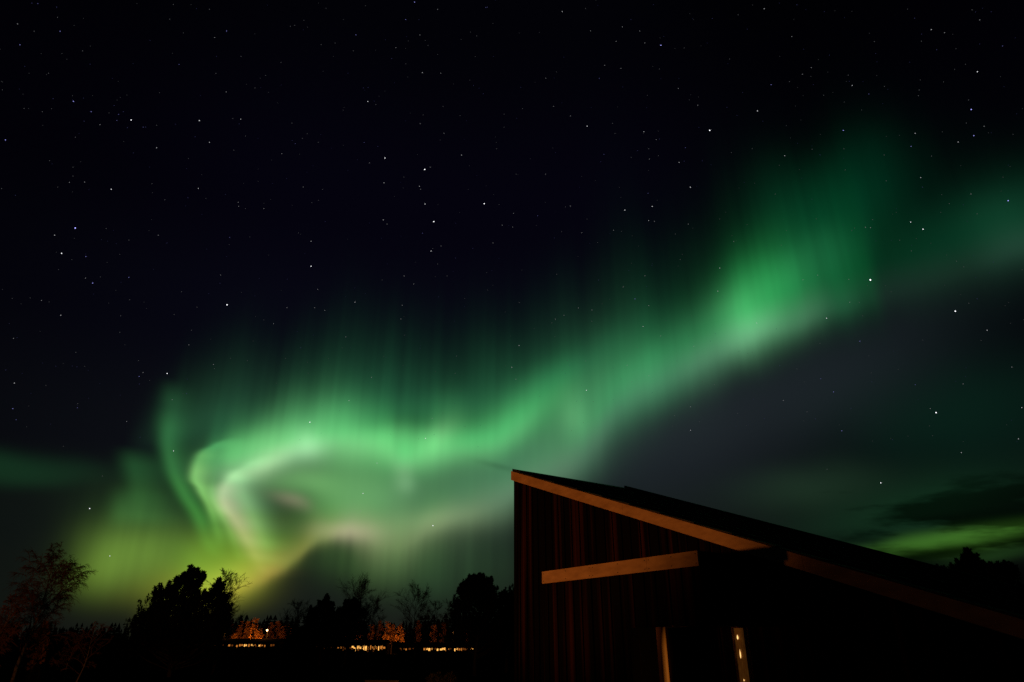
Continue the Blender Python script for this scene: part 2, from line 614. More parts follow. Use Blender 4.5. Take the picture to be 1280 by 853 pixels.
def ground_at(px, depth):
    """ground point at a bearing measured on the photograph and a distance ahead in metres"""
    return Vector((depth * math.tan(R(bearing(px, 810)[0])), depth, 0.0))


def height_at(px, py, depth):
    a, e = bearing(px, py)
    return EYE + depth / math.cos(R(a)) * math.tan(R(e))


def width_at(px0, px1, depth):
    return abs(ground_at(px1, depth).x - ground_at(px0, depth).x)


# ------------------------------------------------------------------ ground
s = Shape()
rings = [0, 6, 14, 28, 50, 80, 120, 170, 240, 330, 460, 650, 1000, 1700, 3000, 5000]
N = 72
rg = random.Random(3)
for ri, r in enumerate(rings):
    for k in range(N):
        a = 2 * math.pi * k / N
        x, y = r * math.sin(a), r * math.cos(a)
        z = 0.0
        if r > 240 and y > 0:                                   # the far side of the valley rises to wooded hills
            z = min((r - 240) * 0.02, 14) * (0.8 + 0.4 * math.sin(a * 5 + 0.4))
        elif 30 < r < 150:
            z = rg.uniform(-0.12, 0.12)
        s.v.append((x, y, z))
for ri in range(len(rings) - 1):
    for k in range(N):
        k2 = (k + 1) % N
        s.f.append((ri * N + k, (ri + 1) * N + k, (ri + 1) * N + k2, ri * N + k2))
        s.m.append(0)
s.f = [tuple(reversed(q)) for q in s.f]
tag(s.build('ground', M_ground), kind='structure')

# ------------------------------------------------------------------ the cabin
CAB = thing('wooden_cabin', (0.10, 20.0, 0.0), 'dark plank cabin with steep single slope roof and pale trim boards under the aurora', 'cabin', rz=R(-55))
TOP, SLOPE, LEN, DEPTH = 6.44, 0.363, 13.6, 4.28
def roof_z(x): return TOP - SLOPE * x

rb = random.Random(11)
# wall: a core behind and vertical boards in two layers on the long face
s = Shape()
Z0 = -0.1
x1 = LEN - 0.25
s.hexa([(0.03, 0.03, Z0), (x1, 0.03, Z0), (x1, DEPTH - 0.2, Z0), (0.03, DEPTH - 0.2, Z0),
        (0.03, 0.03, roof_z(0.03) - 0.05), (x1, 0.03, roof_z(x1) - 0.05), (x1, DEPTH - 0.2, roof_z(x1) - 0.05), (0.03, DEPTH - 0.2, roof_z(0.03) - 0.05)])
def boards(s, a, b, y, z0, zf, along_x=True, x_fixed=0.0, sign=-1):
    x = a
    k = 0
    while x < b - 0.02:
        w = rb.uniform(0.10, 0.15) if k % 2 == 0 else rb.uniform(0.13, 0.20)
        w = min(w, b - x)
        d = 0.034 + rb.uniform(0, 0.006) if k % 2 == 0 else 0.006 + rb.uniform(0, 0.005)
        e = 0.004
        p, q = x + e, x + w - e
        if along_x:
            ya, yb = y - d, y
            s.hexa([(p, ya, z0), (q, ya, z0), (q, yb, z0), (p, yb, z0), (p, ya, zf(p)), (q, ya, zf(q)), (q, yb, zf(q)), (p, yb, zf(p))])
        else:
            xa, xb = (x_fixed, x_fixed + d) if sign > 0 else (x_fixed - d, x_fixed)
            s.hexa([(xa, p, z0), (xb, p, z0), (xb, q, z0), (xa, q, z0), (xa, p, zf(p)), (xb, p, zf(p)), (xb, q, zf(q)), (xa, q, zf(q))])
        x += w
        k += 1
boards(s, 0.10, x1, 0.028, Z0, lambda x: roof_z(x) - 0.06)
boards(s, 0.0, DEPTH - 0.2, 0, Z0, lambda y: roof_z(0) - 0.08, along_x=False, x_fixed=0.028, sign=-1)
wall = s.build('wall', M_plank, CAB)
s = Shape()
s.box(-0.035, 0.095, -0.03, 0.024, Z0, roof_z(0.1) - 0.1)
s.build('corner_board', M_plank, CAB)

# roof: deck, sheets with raised seams and cross laps, ridge cap, raised far verge
YA, YB = -0.20, DEPTH
s = Shape()
XA, XB = 0.06, LEN
def slab(s, xa, xb, ya, yb, lo, hi, m=0):
    s.hexa([(xa, ya, roof_z(xa) + lo), (xb, ya, roof_z(xb) + lo), (xb, yb, roof_z(xb) + lo), (xa, yb, roof_z(xa) + lo),
            (xa, ya, roof_z(xa) + hi), (xb, ya, roof_z(xb) + hi), (xb, yb, roof_z(xb) + hi), (xa, yb, roof_z(xa) + hi)], m)
slab(s, XA + 0.12, XB, YA + 0.035, YB, -0.055, 0.012)
x = XA + 0.14
k = 0
while x < XB:                                                    # lapped courses, each a little proud of the next one down
    w = 0.92
    xe = min(x + w, XB + 0.05)
    s.hexa([(x, YA + 0.03, roof_z(x) + 0.014), (xe, YA + 0.03, roof_z(xe) + 0.014), (xe, YB - 0.04, roof_z(xe) + 0.014), (x, YB - 0.04, roof_z(x) + 0.014),
            (x, YA + 0.03, roof_z(x) + 0.026), (xe, YA + 0.03, roof_z(xe) + 0.05), (xe, YB - 0.04, roof_z(xe) + 0.05), (x, YB - 0.04, roof_z(x) + 0.026)])
    x += w
y = YA + 0.45
while y < YB - 0.3:
    slab(s, XA + 0.2, XB, y - 0.018, y + 0.018, 0.03, 0.085)
    y += 0.62
roof = s.build('roof', M_roof, CAB)
s = Shape()
slab(s, XA + 0.02, XA + 0.40, YA + 0.034, YB, 0.0125, 0.088)
s.build('ridge_cap', M_edge, roof)
s = Shape()
slab(s, XA + 0.1, XB, YB - 0.035, YB + 0.05, -0.12, 0.16)
s.build('verge_flashing', M_edge, roof)
# pale rake board, three lengths butted end to end
s = Shape()
for a, b in ((XA, 4.6), (4.604, 9.0), (9.004, LEN)):
    s.hexa([(a, YA, roof_z(a) - 0.25), (b, YA, roof_z(b) - 0.25), (b, YA + 0.028, roof_z(b) - 0.25), (a, YA + 0.028, roof_z(a) - 0.25),
            (a, YA, roof_z(a) + 0.012), (b, YA, roof_z(b) + 0.012), (b, YA + 0.028, roof_z(b) + 0.012), (a, YA + 0.028, roof_z(a) + 0.012)])
s.build('rake_board', M_board, CAB)

# projecting porch: closed store on the left, open bay with a round post on the right
PX0, PX1, PY = 3.40, 7.83, -1.60
BT, BB = 3.28, 3.02
s = Shape()
s.box(PX0 + 0.02, PX1 - 0.02, PY + 0.03, -0.03, 2.06, BB + 0.02)             # header box over the whole porch
s.box(PX0 + 0.02, 6.05, PY + 0.03, -0.03, Z0, 2.055)                          # store room under it
boards(s, PX0, 6.05, PY + 0.028, Z0, lambda x: BB + 0.02)
boards(s, 6.05, PX1, PY + 0.028, 2.045, lambda x: BB + 0.02)
boards(s, PY + 0.03, -0.04, 0, 2.045, lambda y: BB + 0.02, along_x=False, x_fixed=PX1 - 0.018, sign=1)
porch = s.build('porch', M_plank, CAB)
s = Shape()
for a, b in ((PX0 - 0.06, 5.02), (5.024, 6.63), (6.634, PX1 + 0.06)):
    s.box(a, b, PY - 0.03, PY - 0.003, BB, BT)
    for nx in (a + 0.05, (a + b) / 2, b - 0.05):                     # nail heads
        for nz in (BB + 0.05, BT - 0.05):
            s.box(nx - 0.009, nx + 0.009, PY - 0.033, PY - 0.031, nz - 0.009, nz + 0.009, 1)
s.build('fascia_board', [M_board, M_edge], porch)
s = Shape()
s.box(PX1 + 0.032, PX1 + 0.058, PY - 0.001, -0.05, BB, BT)
s.build('end_fascia', M_plank, porch)
s = Shape()
s.box(PX0 - 0.03, PX1 + 0.03, PY, -0.04, BB + 0.03, BT - 0.02)
s.build('porch_roof', M_edge, porch)
s = Shape()
pts = [(6.73, -1.50, z) for z in (-0.05, 0.6, 1.2, 1.7, 2.058)]
s.tube(pts, [0.092, 0.090, 0.088, 0.086, 0.085], 28)
s.build('post', M_log, CAB, True)

# tall lit window in the wall behind the open bay
WX0, WX1, WZ0, WZ1 = 7.21, 7.46, 0.15, 2.04
fr = Shape()
for a, b, c, d in ((WX0 - 0.02, WX0, WZ0, WZ1), (WX1, WX1 + 0.10, WZ0, WZ1), (WX0 - 0.02, WX1 + 0.10, WZ1 + 0.001, WZ1 + 0.03), (WX0 - 0.02, WX1 + 0.10, WZ0 - 0.05, WZ0 - 0.001)):
    fr.box(a, b, -0.075, -0.010, c, d)
window = fr.build('window', M_frame, CAB)
m, nt, b = new_mat('lit_window_glass')
b.inputs['Base Color'].default_value = (0.25, 0.13, 0.045, 1)
b.inputs['Roughness'].default_value = 0.12
tx = nt.nodes.new('ShaderNodeTexCoord')
nz = nt.nodes.new('ShaderNodeTexNoise')
mp = nt.nodes.new('ShaderNodeMapping')
mp.inputs['Scale'].default_value = (9, 9, 1.6)
cr = nt.nodes.new('ShaderNodeValToRGB')
cr.color_ramp.elements[0].position = 0.3
cr.color_ramp.elements[0].color = (0.10, 0.030, 0.004, 1)
cr.color_ramp.elements[1].position = 0.75
cr.color_ramp.elements[1].color = (0.19, 0.072, 0.011, 1)
nt.links.new(tx.outputs['Object'], mp.inputs[0])
nt.links.new(mp.outputs[0], nz.inputs['Vector'])
nt.links.new(nz.outputs[0], cr.inputs[0])
nt.links.new(cr.outputs[0], b.inputs['Emission Color'])
b.inputs['Emission Strength'].default_value = 0.21
s = Shape()
s.box(WX0 + 0.001, WX1 - 0.001, -0.030, -0.022, WZ0, WZ1)
s.build('pane', m, window)
for bx, bz, br, el in ((WX0 + 0.08, 1.885, 0.014, 1.6), (WX0 + 0.095, 1.60, 0.010, 4.2), (WX0 + 0.105, 1.16, 0.007, 1.4)):  # small glowing beads in place of lamp reflections on the glass
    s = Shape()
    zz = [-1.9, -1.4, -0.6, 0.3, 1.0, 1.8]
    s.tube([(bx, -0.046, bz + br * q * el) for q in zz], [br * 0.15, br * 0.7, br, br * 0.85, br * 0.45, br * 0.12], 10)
    s.build('glint', M_glint, window, True)
post_light = add_light('post_light', 'SPOT', CAB.matrix_basis @ Vector((7.74, -0.95, 1.3)), 24.0, (1.0, 0.5, 0.12), 0.03)  # unseen spot without a fixture, added to light the post
post_light.data.spot_size = R(88)
post_light.rotation_euler = ((CAB.matrix_basis @ Vector((6.73, -1.5, 1.45))) - post_light.location).to_track_quat('-Z', 'Y').to_euler()

# ------------------------------------------------------------------ trees


def bare_tree(name, px, depth, top, spread, seed, label, category='tree', group=None, lean=0.0, droop=0.2, start=0.18, limbs=16, trunk_r=0.11, bark=None, stems=1, dense=1.0):
    rg = random.Random(seed)
    h = height_at(px, top, depth)
    base = ground_at(px, depth)
    t = thing(name, base, label, category, group)
    st, sc = Shape(), Shape()
    half = spread * 0.5
    for sn in range(stems):
        off = Vector((rg.uniform(-0.25, 0.25), rg.uniform(-0.25, 0.25), 0)) if stems > 1 else Vector((0, 0, 0))
        hh = h * (1.0 if sn == 0 else rg.uniform(0.7, 0.95))
        ln = lean + (rg.uniform(-0.25, 0.25) if stems > 1 else 0)
        tr = [off + Vector((ln * hh * q ** 1.3 + 0.05 * hh * math.sin(q * 6 + seed) * 0.4, 0.03 * hh * math.sin(q * 5 + seed * 2), hh * q * 0.97)) for q in [i / 9 for i in range(10)]]
        tr[0].z = -0.05
        st.tube(tr, [max(trunk_r * (1 - q * 0.93), 0.008) for q in [i / 9 for i in range(10)]], 7)
        n = max(4, int(limbs / (1 if stems == 1 else stems * 0.75)))
        for i in range(n):
            q = start + (0.97 - start) * (i + rg.random() * 0.8) / n
            j = min(int(q * 9), 8)
            p0 = tr[j].lerp(tr[j + 1], q * 9 - j)
            ang = rg.uniform(0, 2 * math.pi)
            prof = math.sin(min(1.0, (1 - q) / (1 - start) * 0.85 + 0.15) * math.pi * 0.62)
            L = half * rg.uniform(0.75, 1.15) * max(prof, 0.2)
            up = rg.uniform(0.6, 1.2) + q * 0.7
            d = Vector((math.cos(ang), math.sin(ang), up)).normalized()
            limb = [p0]
            steps = 6
            for k in range(steps):
                d = (d + Vector((rg.uniform(-.2, .2), rg.uniform(-.2, .2), rg.uniform(-.12, .12) - droop * 0.35 * (k / steps)))).normalized()
                limb.append(limb[-1] + d * L / steps * 1.25)
            r0 = max(trunk_r * (1 - q) * 0.5, 0.012)
            sc.tube(limb, [r0 * (1 - 0.8 * k / steps) + 0.004 for k in range(steps + 1)], 4, False)
            for b in range(int(13 * dense)):
                u = rg.uniform(0.18, 1.0) * steps
                k = min(int(u), steps - 1)
                b0 = limb[k].lerp(limb[k + 1], u - k)
                d2 = (limb[k + 1] - limb[k]).normalized() + Vector((rg.uniform(-1, 1), rg.uniform(-1, 1), rg.uniform(-.3, .9)))
                d2.normalize()
                L2 = L * rg.uniform(0.25, 0.5)
                br = [b0]
                for kk in range(4):
                    d2 = (d2 + Vector((rg.uniform(-.2, .2), rg.uniform(-.2, .2), rg.uniform(-.1, .12) - droop * 0.7))).normalized()
                    br.append(br[-1] + d2 * L2 / 4)
                sc.tube(br, [0.011, 0.010, 0.008, 0.006, 0.004], 3, False)
                for w in range(int(11 * dense)):
                    u2 = rg.uniform(0.2, 1.0) * 4
                    k2 = min(int(u2), 3)
                    w0 = br[k2].lerp(br[k2 + 1], u2 - k2)
                    d3 = (br[k2 + 1] - br[k2]).normalized() + Vector((rg.uniform(-1, 1), rg.uniform(-1, 1), rg.uniform(-.7, .8) - droop))
                    d3.normalize()
                    L3 = L2 * rg.uniform(0.3, 0.6)
                    w1 = w0 + d3 * L3 * 0.5
                    d3 = (d3 + Vector((rg.uniform(-.3, .3), rg.uniform(-.3, .3), -droop * 1.5))).normalized()
                    sc.tube([w0, w1, w1 + d3 * L3 * 0.5], [0.008, 0.007, 0.005], 3, False)
    st.build('trunk', bark or M_bark, t, True)
    sc.build('crown', M_twig, t)
    return t


def tuft(s, c, r, n, rg, size, flat=0.7):
    """a clump of needle sprays: thin blades that radiate from points inside a flattened ball"""
    for k in range(n):
        d = Vector((rg.gauss(0, 1), rg.gauss(0, 1), rg.gauss(0, 1) * flat))
        d = d.normalized() * r * rg.random() ** 0.45
        d.z *= flat
        p = c + d
        o = (d.normalized() + Vector((rg.uniform(-.8, .8), rg.uniform(-.8, .8), rg.uniform(-.2, 1.0)))).normalized()
        L = size * rg.uniform(0.6, 1.3)
        sd = o.cross(Vector((rg.uniform(-1, 1), rg.uniform(-1, 1), rg.uniform(-1, 1)))).normalized() * L * 0.22
        s.face([p - o * L * 0.2, p + o * L * 0.35 + sd, p + o * L, p + o * L * 0.35 - sd])


def pine(name, px, depth, clumps, seed, label, top, size=0.24, group=None, category='pine tree', per=100, trunk_r=0.14):
    """clumps: (px, py, radius in photo pixels) read from the outline of the crown; each carried by a limb"""
    rg = random.Random(seed)
    base = ground_at(px, depth)
    h = height_at(px, top, depth)
    t = thing(name, base, label, category, group)
    st, sc = Shape(), Shape()
    tr = [Vector((0.12 * math.sin(q * 5 + seed), 0.1 * math.sin(q * 4), h * q * 0.95 - 0.05)) for q in [i / 8 for i in range(9)]]
    st.tube(tr, [max(trunk_r * (1 - q * 0.85), 0.02) for q in [i / 8 for i in range(9)]], 8)
    for cx, cy, cr in clumps:
        cy += 5
        r = width_at(cx - cr, cx + cr, depth) / 2
        spreadx = ground_at(cx, depth).x - base.x
        z = height_at(cx, cy, depth)
        reach = max(0.4, math.sqrt(max(0.0, 1 - 0.3 * (spreadx / (h * 0.6)) ** 2)))
        for dpt in range(3):
            yy = rg.uniform(-1, 1) * h * 0.24 * reach * min(1.0, max(0.1, (cr - 3) / 9))
            c = Vector((spreadx * rg.uniform(0.9, 1.02) if dpt else spreadx, yy if dpt else yy * 0.3, z - (abs(yy) * 0.55 if dpt else 0)))
            q = max(0.08, min(0.93, (c.z - 0.55 * math.hypot(c.x, c.y)) / h))
            j = min(int(q * 8), 7)
            p0 = tr[j].lerp(tr[j + 1], q * 8 - j)
            mid = p0.lerp(c, 0.55) + Vector((0, 0, -0.06 * (c - p0).length))
            st.tube([p0, mid, c], [0.05, 0.03, 0.012], 5, False)
            for e in range(13):                                      # each limb end carries several upturned sprays
                d = Vector((rg.gauss(0, 1), rg.gauss(0, 1), rg.gauss(0, 0.8))).normalized() * r * rg.random() ** 0.5 * 0.78
                f = r * rg.uniform(0.20, 0.40)
                st.tube([c - Vector((0, 0, 0.1)), c + d * 0.9], [0.012, 0.006], 3, False)
                tuft(sc, c + d, f, int(per * 0.22), rg, size * 0.8, 1.15)
        for e in range(5):                                          # upright leaders that make the outline spiky
            c = Vector((spreadx + rg.uniform(-0.8, 0.8) * r, rg.uniform(-0.6, 0.6) * r, z + rg.uniform(-0.7, 0.1) * r))
            lean = Vector((rg.uniform(-0.35, 0.35), rg.uniform(-0.35, 0.35), 1.0))
            L = max(min(r, 0.6), 0.3) * rg.uniform(0.7, 1.2)
            st.tube([c, c + lean * L], [0.014, 0.005], 3, False)
            for u, f in ((0.4, 0.26), (0.7, 0.19), (0.95, 0.13), (1.15, 0.08)):
                tuft(sc, c + lean * L * u, max(r, 0.35) * f, int(per * 0.16), rg, size * 0.62, 1.3)
    st.build('trunk', M_bark, t, True)
    sc.build('crown', M_needle, t)
    return t


def conifer(name, px, depth, top, wide, seed, label, group=None, mat=None, category='spruce tree'):
    rg = random.Random(seed)
    h = height_at(px, top, depth)
    base = ground_at(px, depth)
    t = thing(name, base, label, category, group)
    st, sc = Shape(), Shape()
    st.tube([(0, 0, -0.05), (0, 0, h * 0.5), (0, 0, h * 0.97)], [h * 0.016, h * 0.010, 0.01], 6)
    n = 16
    for i in range(n):
        q = (i + 0.5) / n
        z = h * (0.06 + 0.93 * q)
        r = wide / 2 * (1 - q) ** 0.85 + 0.04
        m = 10 if q < 0.7 else 7
        for k in range(m):
            a = 2 * math.pi * (k + rg.random()) / m
            L = r * rg.uniform(0.75, 1.15)
            d = Vector((math.cos(a), math.sin(a), 0))
            p = Vector((0, 0, z))
            tip = p + d * L + Vector((0, 0, -L * 0.35 + rg.uniform(-.1, .1) * L))
            sd = Vector((-d.y, d.x, 0)) * L * 0.24
            mid = p.lerp(tip, 0.5)
            sc.face([p, mid + sd, tip, mid - sd])
            sc.face([p, mid + Vector((0, 0, h * 0.03)), tip, mid - Vector((0, 0, h * 0.045))])
    sc.face([(-.04 * wide, 0, h * 0.93), (.04 * wide, 0, h * 0.93), (0, 0, h)])
    st.build('trunk', M_bark, t)
    sc.build('crown', mat or M_spruce, t)
    return t


def leafy(name, px, depth, top, wide, seed, label, mat, group=None, category='tree', size=0.5, n=420, low=0.25):
    rg = random.Random(seed)
    h = height_at(px, top, depth)
    base = ground_at(px, depth)
    t = thing(name, base, label, category, group)
    st, sc = Shape(), Shape()
    st.tube([(0, 0, -0.05), (0.1, 0, h * 0.4), (-0.05, 0, h * 0.9)], [h * 0.018, h * 0.012, 0.02], 6)
    for c in range(15):
        q = rg.uniform(low, 0.95)
        r = wide / 2 * math.sin(math.pi * (0.15 + 0.8 * q)) * rg.uniform(0.16, 0.48)
        a = rg.uniform(0, 2 * math.pi)
        off = wide / 2 * math.sin(math.pi * (0.12 + 0.8 * q)) * 0.55
        tuft(sc, Vector((math.cos(a) * off, math.sin(a) * off, h * q - r * 0.4)), max(r, size), n // 15, rg, size, 1.2)
    st.build('trunk', M_bark, t)
    sc.build('crown', mat, t)
    return t


# near left: bare birch and saplings caught by the street lamp
bare_tree('birch_tree', 31, 40, 690, 3.9, 5, 'tall bare birch with drooping twigs at the left edge, dimly lit red', 'birch tree', droop=0.32, limbs=34, trunk_r=0.09, bark=M_birch, lean=0.05, dense=1.2)
bare_tree('birch_tree', -6, 34, 748, 2.6, 8, 'bare birch cut by the left edge of the view, lower than the tall one', 'birch tree', droop=0.3, limbs=18, trunk_r=0.07, bark=M_birch, lean=0.05)
bare_tree('birch_sapling', 106, 36, 782, 1.9, 12, 'slim leaning birch sapling between the tall birch and the black pine', 'birch tree', droop=0.25, limbs=12, trunk_r=0.035, bark=M_birch, lean=0.13, dense=0.55)
bare_tree('birch_sapling', 88, 37, 792, 1.6, 14, 'low thin birch sapling at the foot of the tall birch', 'birch tree', droop=0.25, limbs=10, trunk_r=0.03, bark=M_birch, lean=0.16, dense=0.55)
conifer('young_spruce', 52, 33, 826, 1.0, 4, 'small dark spruce in front of the birches', mat=M_spruce)
leafy('leafy_bush', 46, 39, 776, 1.2, 6, 'patch of reddish leaves on a slim bush beside the birch trunk', M_leaf, category='bush', size=0.14, n=900)

# the black pine left of the lights
pine('pine_tree', 216, 46, [
    (222, 711, 4), (230, 713, 4), (237, 717, 4), (214, 716, 4), (224, 721, 8), (233, 727, 5), (210, 723, 9), (199, 730, 9), (187, 736, 9), (220, 735, 13), (236, 744, 10), (246, 741, 6), (204, 745, 16), (186, 752, 14), (225, 752, 18),
    (263, 727, 8), (258, 736, 9), (268, 744, 9), (256, 752, 12), (274, 757, 8), (240, 764, 18), (208, 766, 20), (176, 764, 12), (166, 775, 10), (190, 780, 18), (222, 782, 20),
    (256, 778, 16), (278, 776, 9), (215, 760, 16), (250, 764, 14), (198, 758, 12), (232, 776, 16), (268, 768, 9), (184, 786, 16), (214, 792, 18), (248, 790, 16), (180, 770, 12), (172, 792, 14), (200, 798, 18), (235, 800, 20), (262, 797, 15)],
     21, 'broad black pine with a rugged two-topped crown against the yellow-green glow', 706, size=0.22)
bare_tree('bare_tree', 272, 54, 720, 4.2, 31, 'bare round-crowned tree showing just right of the broad black pine', 'tree', droop=0.05, limbs=22, trunk_r=0.08, start=0.25)

# dark group in the middle
pine('pine_tree', 402, 82, [(402, 743, 2.5), (402, 748, 4), (395, 751, 3.5), (409, 752, 3.5), (398, 756, 7), (408, 758, 7), (390, 762, 9), (414, 764, 10), (400, 768, 14), (384, 772, 10), (420, 776, 12), (396, 784, 16), (376, 786, 11), (414, 792, 14)],
     41, 'black pine with a pointed top in the dark group above the middle lights', 741, size=0.32)
pine('pine_tree', 434, 84, [(428, 749, 3.5), (436, 748, 4), (443, 752, 4), (430, 756, 7), (440, 758, 7), (424, 760, 10), (446, 762, 10), (436, 768, 14), (424, 778, 12), (448, 778, 12), (438, 790, 15)],
     42, 'black round-topped pine beside the pointed one, bare twigs rising behind it', 747, size=0.32)
conifer('spruce_tree', 382, 90, 756, 3.4, 43, 'slim dark spruce at the left of the dark tree group', mat=M_spruce)
conifer('spruce_tree', 361, 96, 772, 3.4, 44, 'lowest dark spruce left of the slim one, in front of the far forest', mat=M_spruce)
bare_tree('bare_tree', 444, 92, 732, 6.4, 45, 'bare tree whose twigs stand above the round-topped pine', 'tree', droop=0.05, limbs=24, trunk_r=0.10, start=0.3)
bare_tree('bare_tree', 366, 100, 757, 5.2, 46, 'bare tree between the far orange trees and the dark group', 'tree', droop=0.05, limbs=20, trunk_r=0.08, start=0.25)
bare_tree('bare_tree', 462, 95, 750, 4.4, 47, 'bare dark tree at the right edge of the dark group', 'tree', droop=0.05, limbs=20, trunk_r=0.08, start=0.25)
# right of the middle
bare_tree('bare_tree', 518, 104, 739, 6.2, 51, 'lone bare tree with a round crown above the right row of lights', 'tree', droop=0.02, limbs=22, trunk_r=0.10, start=0.3)
bare_tree('bare_tree', 541, 108, 752, 4.0, 52, 'small bare tree right of the lone round one', 'tree', droop=0.02, limbs=14, trunk_r=0.07, start=0.3)
bare_tree('bare_tree', 559, 100, 752, 3.4, 53, 'small bare tree touching the left side of the pine by the cabin', 'tree', droop=0.05, limbs=14, trunk_r=0.07, start=0.3)
pine('pine_tree', 596, 52, [
    (586, 721, 4), (593, 719, 4), (601, 718, 4), (610, 722, 5), (588, 727, 7), (598, 727, 8), (609, 729, 7), (578, 728, 5), (590, 732, 12), (606, 736, 13), (574, 735, 6), (616, 734, 7), (580, 743, 9), (596, 746, 15), (612, 748, 12),
    (570, 752, 9), (584, 758, 14), (606, 762, 16), (568, 766, 8), (590, 776, 18), (616, 778, 14), (572, 788, 12), (600, 796, 18), (622, 798, 13)],
     61, 'black flat-topped pine left of the cabin', 717, size=0.23)
pine('pine_tree', 634, 58, [(630, 741, 8), (640, 739, 9), (650, 742, 8), (622, 748, 8), (634, 752, 12), (648, 756, 12), (626, 764, 12), (642, 772, 14), (630, 786, 15), (648, 794, 13)],
     62, 'lower black pine half hidden by the cabin corner', 737, size=0.25)

# beyond the cabin roof on the right
pine('pine_tree', 1241, 46, [(1241, 688, 3), (1236, 695, 5), (1247, 696, 5), (1230, 702, 8), (1243, 704, 9), (1256, 704, 8), (1222, 709, 8), (1238, 714, 11), (1258, 714, 10), (1212, 718, 9), (1232, 724, 12), (1254, 726, 12), (1240, 738, 14)],
     71, 'dark pine with a small pointed top beyond the low end of the roof', 686, size=0.26)
pine('pine_tree', 1272, 50, [(1270, 709, 7), (1280, 705, 8), (1292, 708, 9), (1266, 717, 9), (1282, 719, 11), (1274, 731, 13), (1292, 733, 14), (1268, 745, 12)],
     72, 'dark pine at the right edge of the view beyond the roof', 706, size=0.28)
pine('pine_tree', 1196, 48, [(1192, 711, 6), (1201, 709, 6), (1186, 716, 7), (1198, 719, 9), (1209, 717, 7), (1190, 727, 10), (1204, 731, 10), (1196, 743, 12)],
     73, 'low dark pine left of the pointed one, just above the roof edge', 702, size=0.26)

# two straw-coloured shrubs low in the view and a strip of gravel beside them
for px, top, w, seed, lb in ((547, 842, 1.1, 81, 'round straw-coloured shrub low in front of the far lights, nearer the pines'),
                             (562, 843, 1.0, 82, 'round straw-coloured shrub beside its twin, nearer the cabin')):
    leafy('straw_shrub', px, 38, top, w, seed, lb, M_straw, category='shrub', size=0.10, n=900, group='straw-coloured shrubs in the yard')

g = ground_at(480, 37)
t = thing('low_wall', g, 'low flat-topped timber wall in the yard, left of the straw-coloured shrubs', 'low wall', rz=R(-12))
s = Shape()
for k in range(4):
    s.box(-0.85, 0.85, 0, 0.12, -0.05 + 0.07 * k, 0.015 + 0.07 * k)
s.build('boards', M_straw, t)
s = Shape()
s.box(-0.88, 0.88, -0.02, 0.14, 0.227, 0.262)
s.build('cap', M_straw, t)

# ------------------------------------------------------------------ far shore
rf = random.Random(77)
s = Shape()
def cone_tree(s, x, y, z, h, w, rg):
    n = 9
    for i in range(n):
        q = (i + 0.5) / n
        zz = z + h * (0.05 + 0.9 * q)
        r = w / 2 * (1 - q) ** 0.8 + 0.1
        for k in range(6):
            a = 2 * math.pi * (k + rg.random()) / 6
            L = r * rg.uniform(0.7, 1.25)
            d = Vector((math.cos(a), math.sin(a), 0))
            p = Vector((x, y, zz + h * 0.06))
            tip = Vector((x, y, zz)) + d * L - Vector((0, 0, L * 0.3))
            sd = Vector((-d.y, d.x, 0)) * L * 0.4
            mid = p.lerp(tip, 0.6)
            s.face([p, mid + sd, tip, mid - sd])
    s.face([(x - .12 * w, y, z + h * 0.86), (x + .12 * w, y, z + h * 0.86), (x, y, z + h)])
for i in range(1300):
    px = rf.uniform(-60, 680)
    dep = rf.uniform(262, 330)
    g = ground_at(px, dep)
    line = 780 if px < 270 else (771 if px < 370 else (779 if px < 480 else 776 - (px - 480) * 0.10))
    hmax = height_at(px, line, dep)
    h = hmax * rf.uniform(0.62, 1.0)
    if rf.random() < 0.05:
        h = hmax * 1.10
    cone_tree(s, g.x, g.y, -0.5, h, h * rf.uniform(0.32, 0.6), rf)
for i in range(60):
    px = rf.uniform(1120, 1340)
    dep = rf.uniform(150, 190)
    g = ground_at(px, dep)
    h = height_at(px, 722, dep) * rf.uniform(0.75, 1.0)
    cone_tree(s, g.x, g.y, 0.0, h, h * rf.uniform(0.3, 0.42), rf)
tag(s.build('forest', M_spruce), 'dark forest along the far shore under the sky', 'forest', kind='stuff')

# autumn trees that the shore lamps light from below
AUT = [(258, 783, 5), (268, 780, 5), (287, 776, 5), (296, 774, 6), (306, 777, 5), (315, 772, 6), (322, 779, 5), (291, 790, 4), (318, 788, 5), (305, 790, 4), (335, 778, 6), (343, 776, 6), (352, 779, 5), (360, 781, 5),
       (431, 781, 4), (441, 772, 6), (445, 777, 5), (463, 778, 5), (474, 776, 6), (483, 776, 7), (489, 780, 6), (499, 776, 6), (522, 775, 6), (541, 776, 5), (553, 779, 5), (582, 786, 5)]
for i, (px, top, w) in enumerate(AUT):
    lb = 'orange-lit autumn tree above the left lights' if px < 400 else 'orange-lit autumn tree on the shore behind the middle and right lights'
    leafy('autumn_tree', px, rf.uniform(228, 246), top, w * 0.52, 300 + i, lb, M_leaf, group='autumn trees above the left lights' if px < 400 else 'autumn trees behind the right lights', size=0.45, n=480, low=0.36)

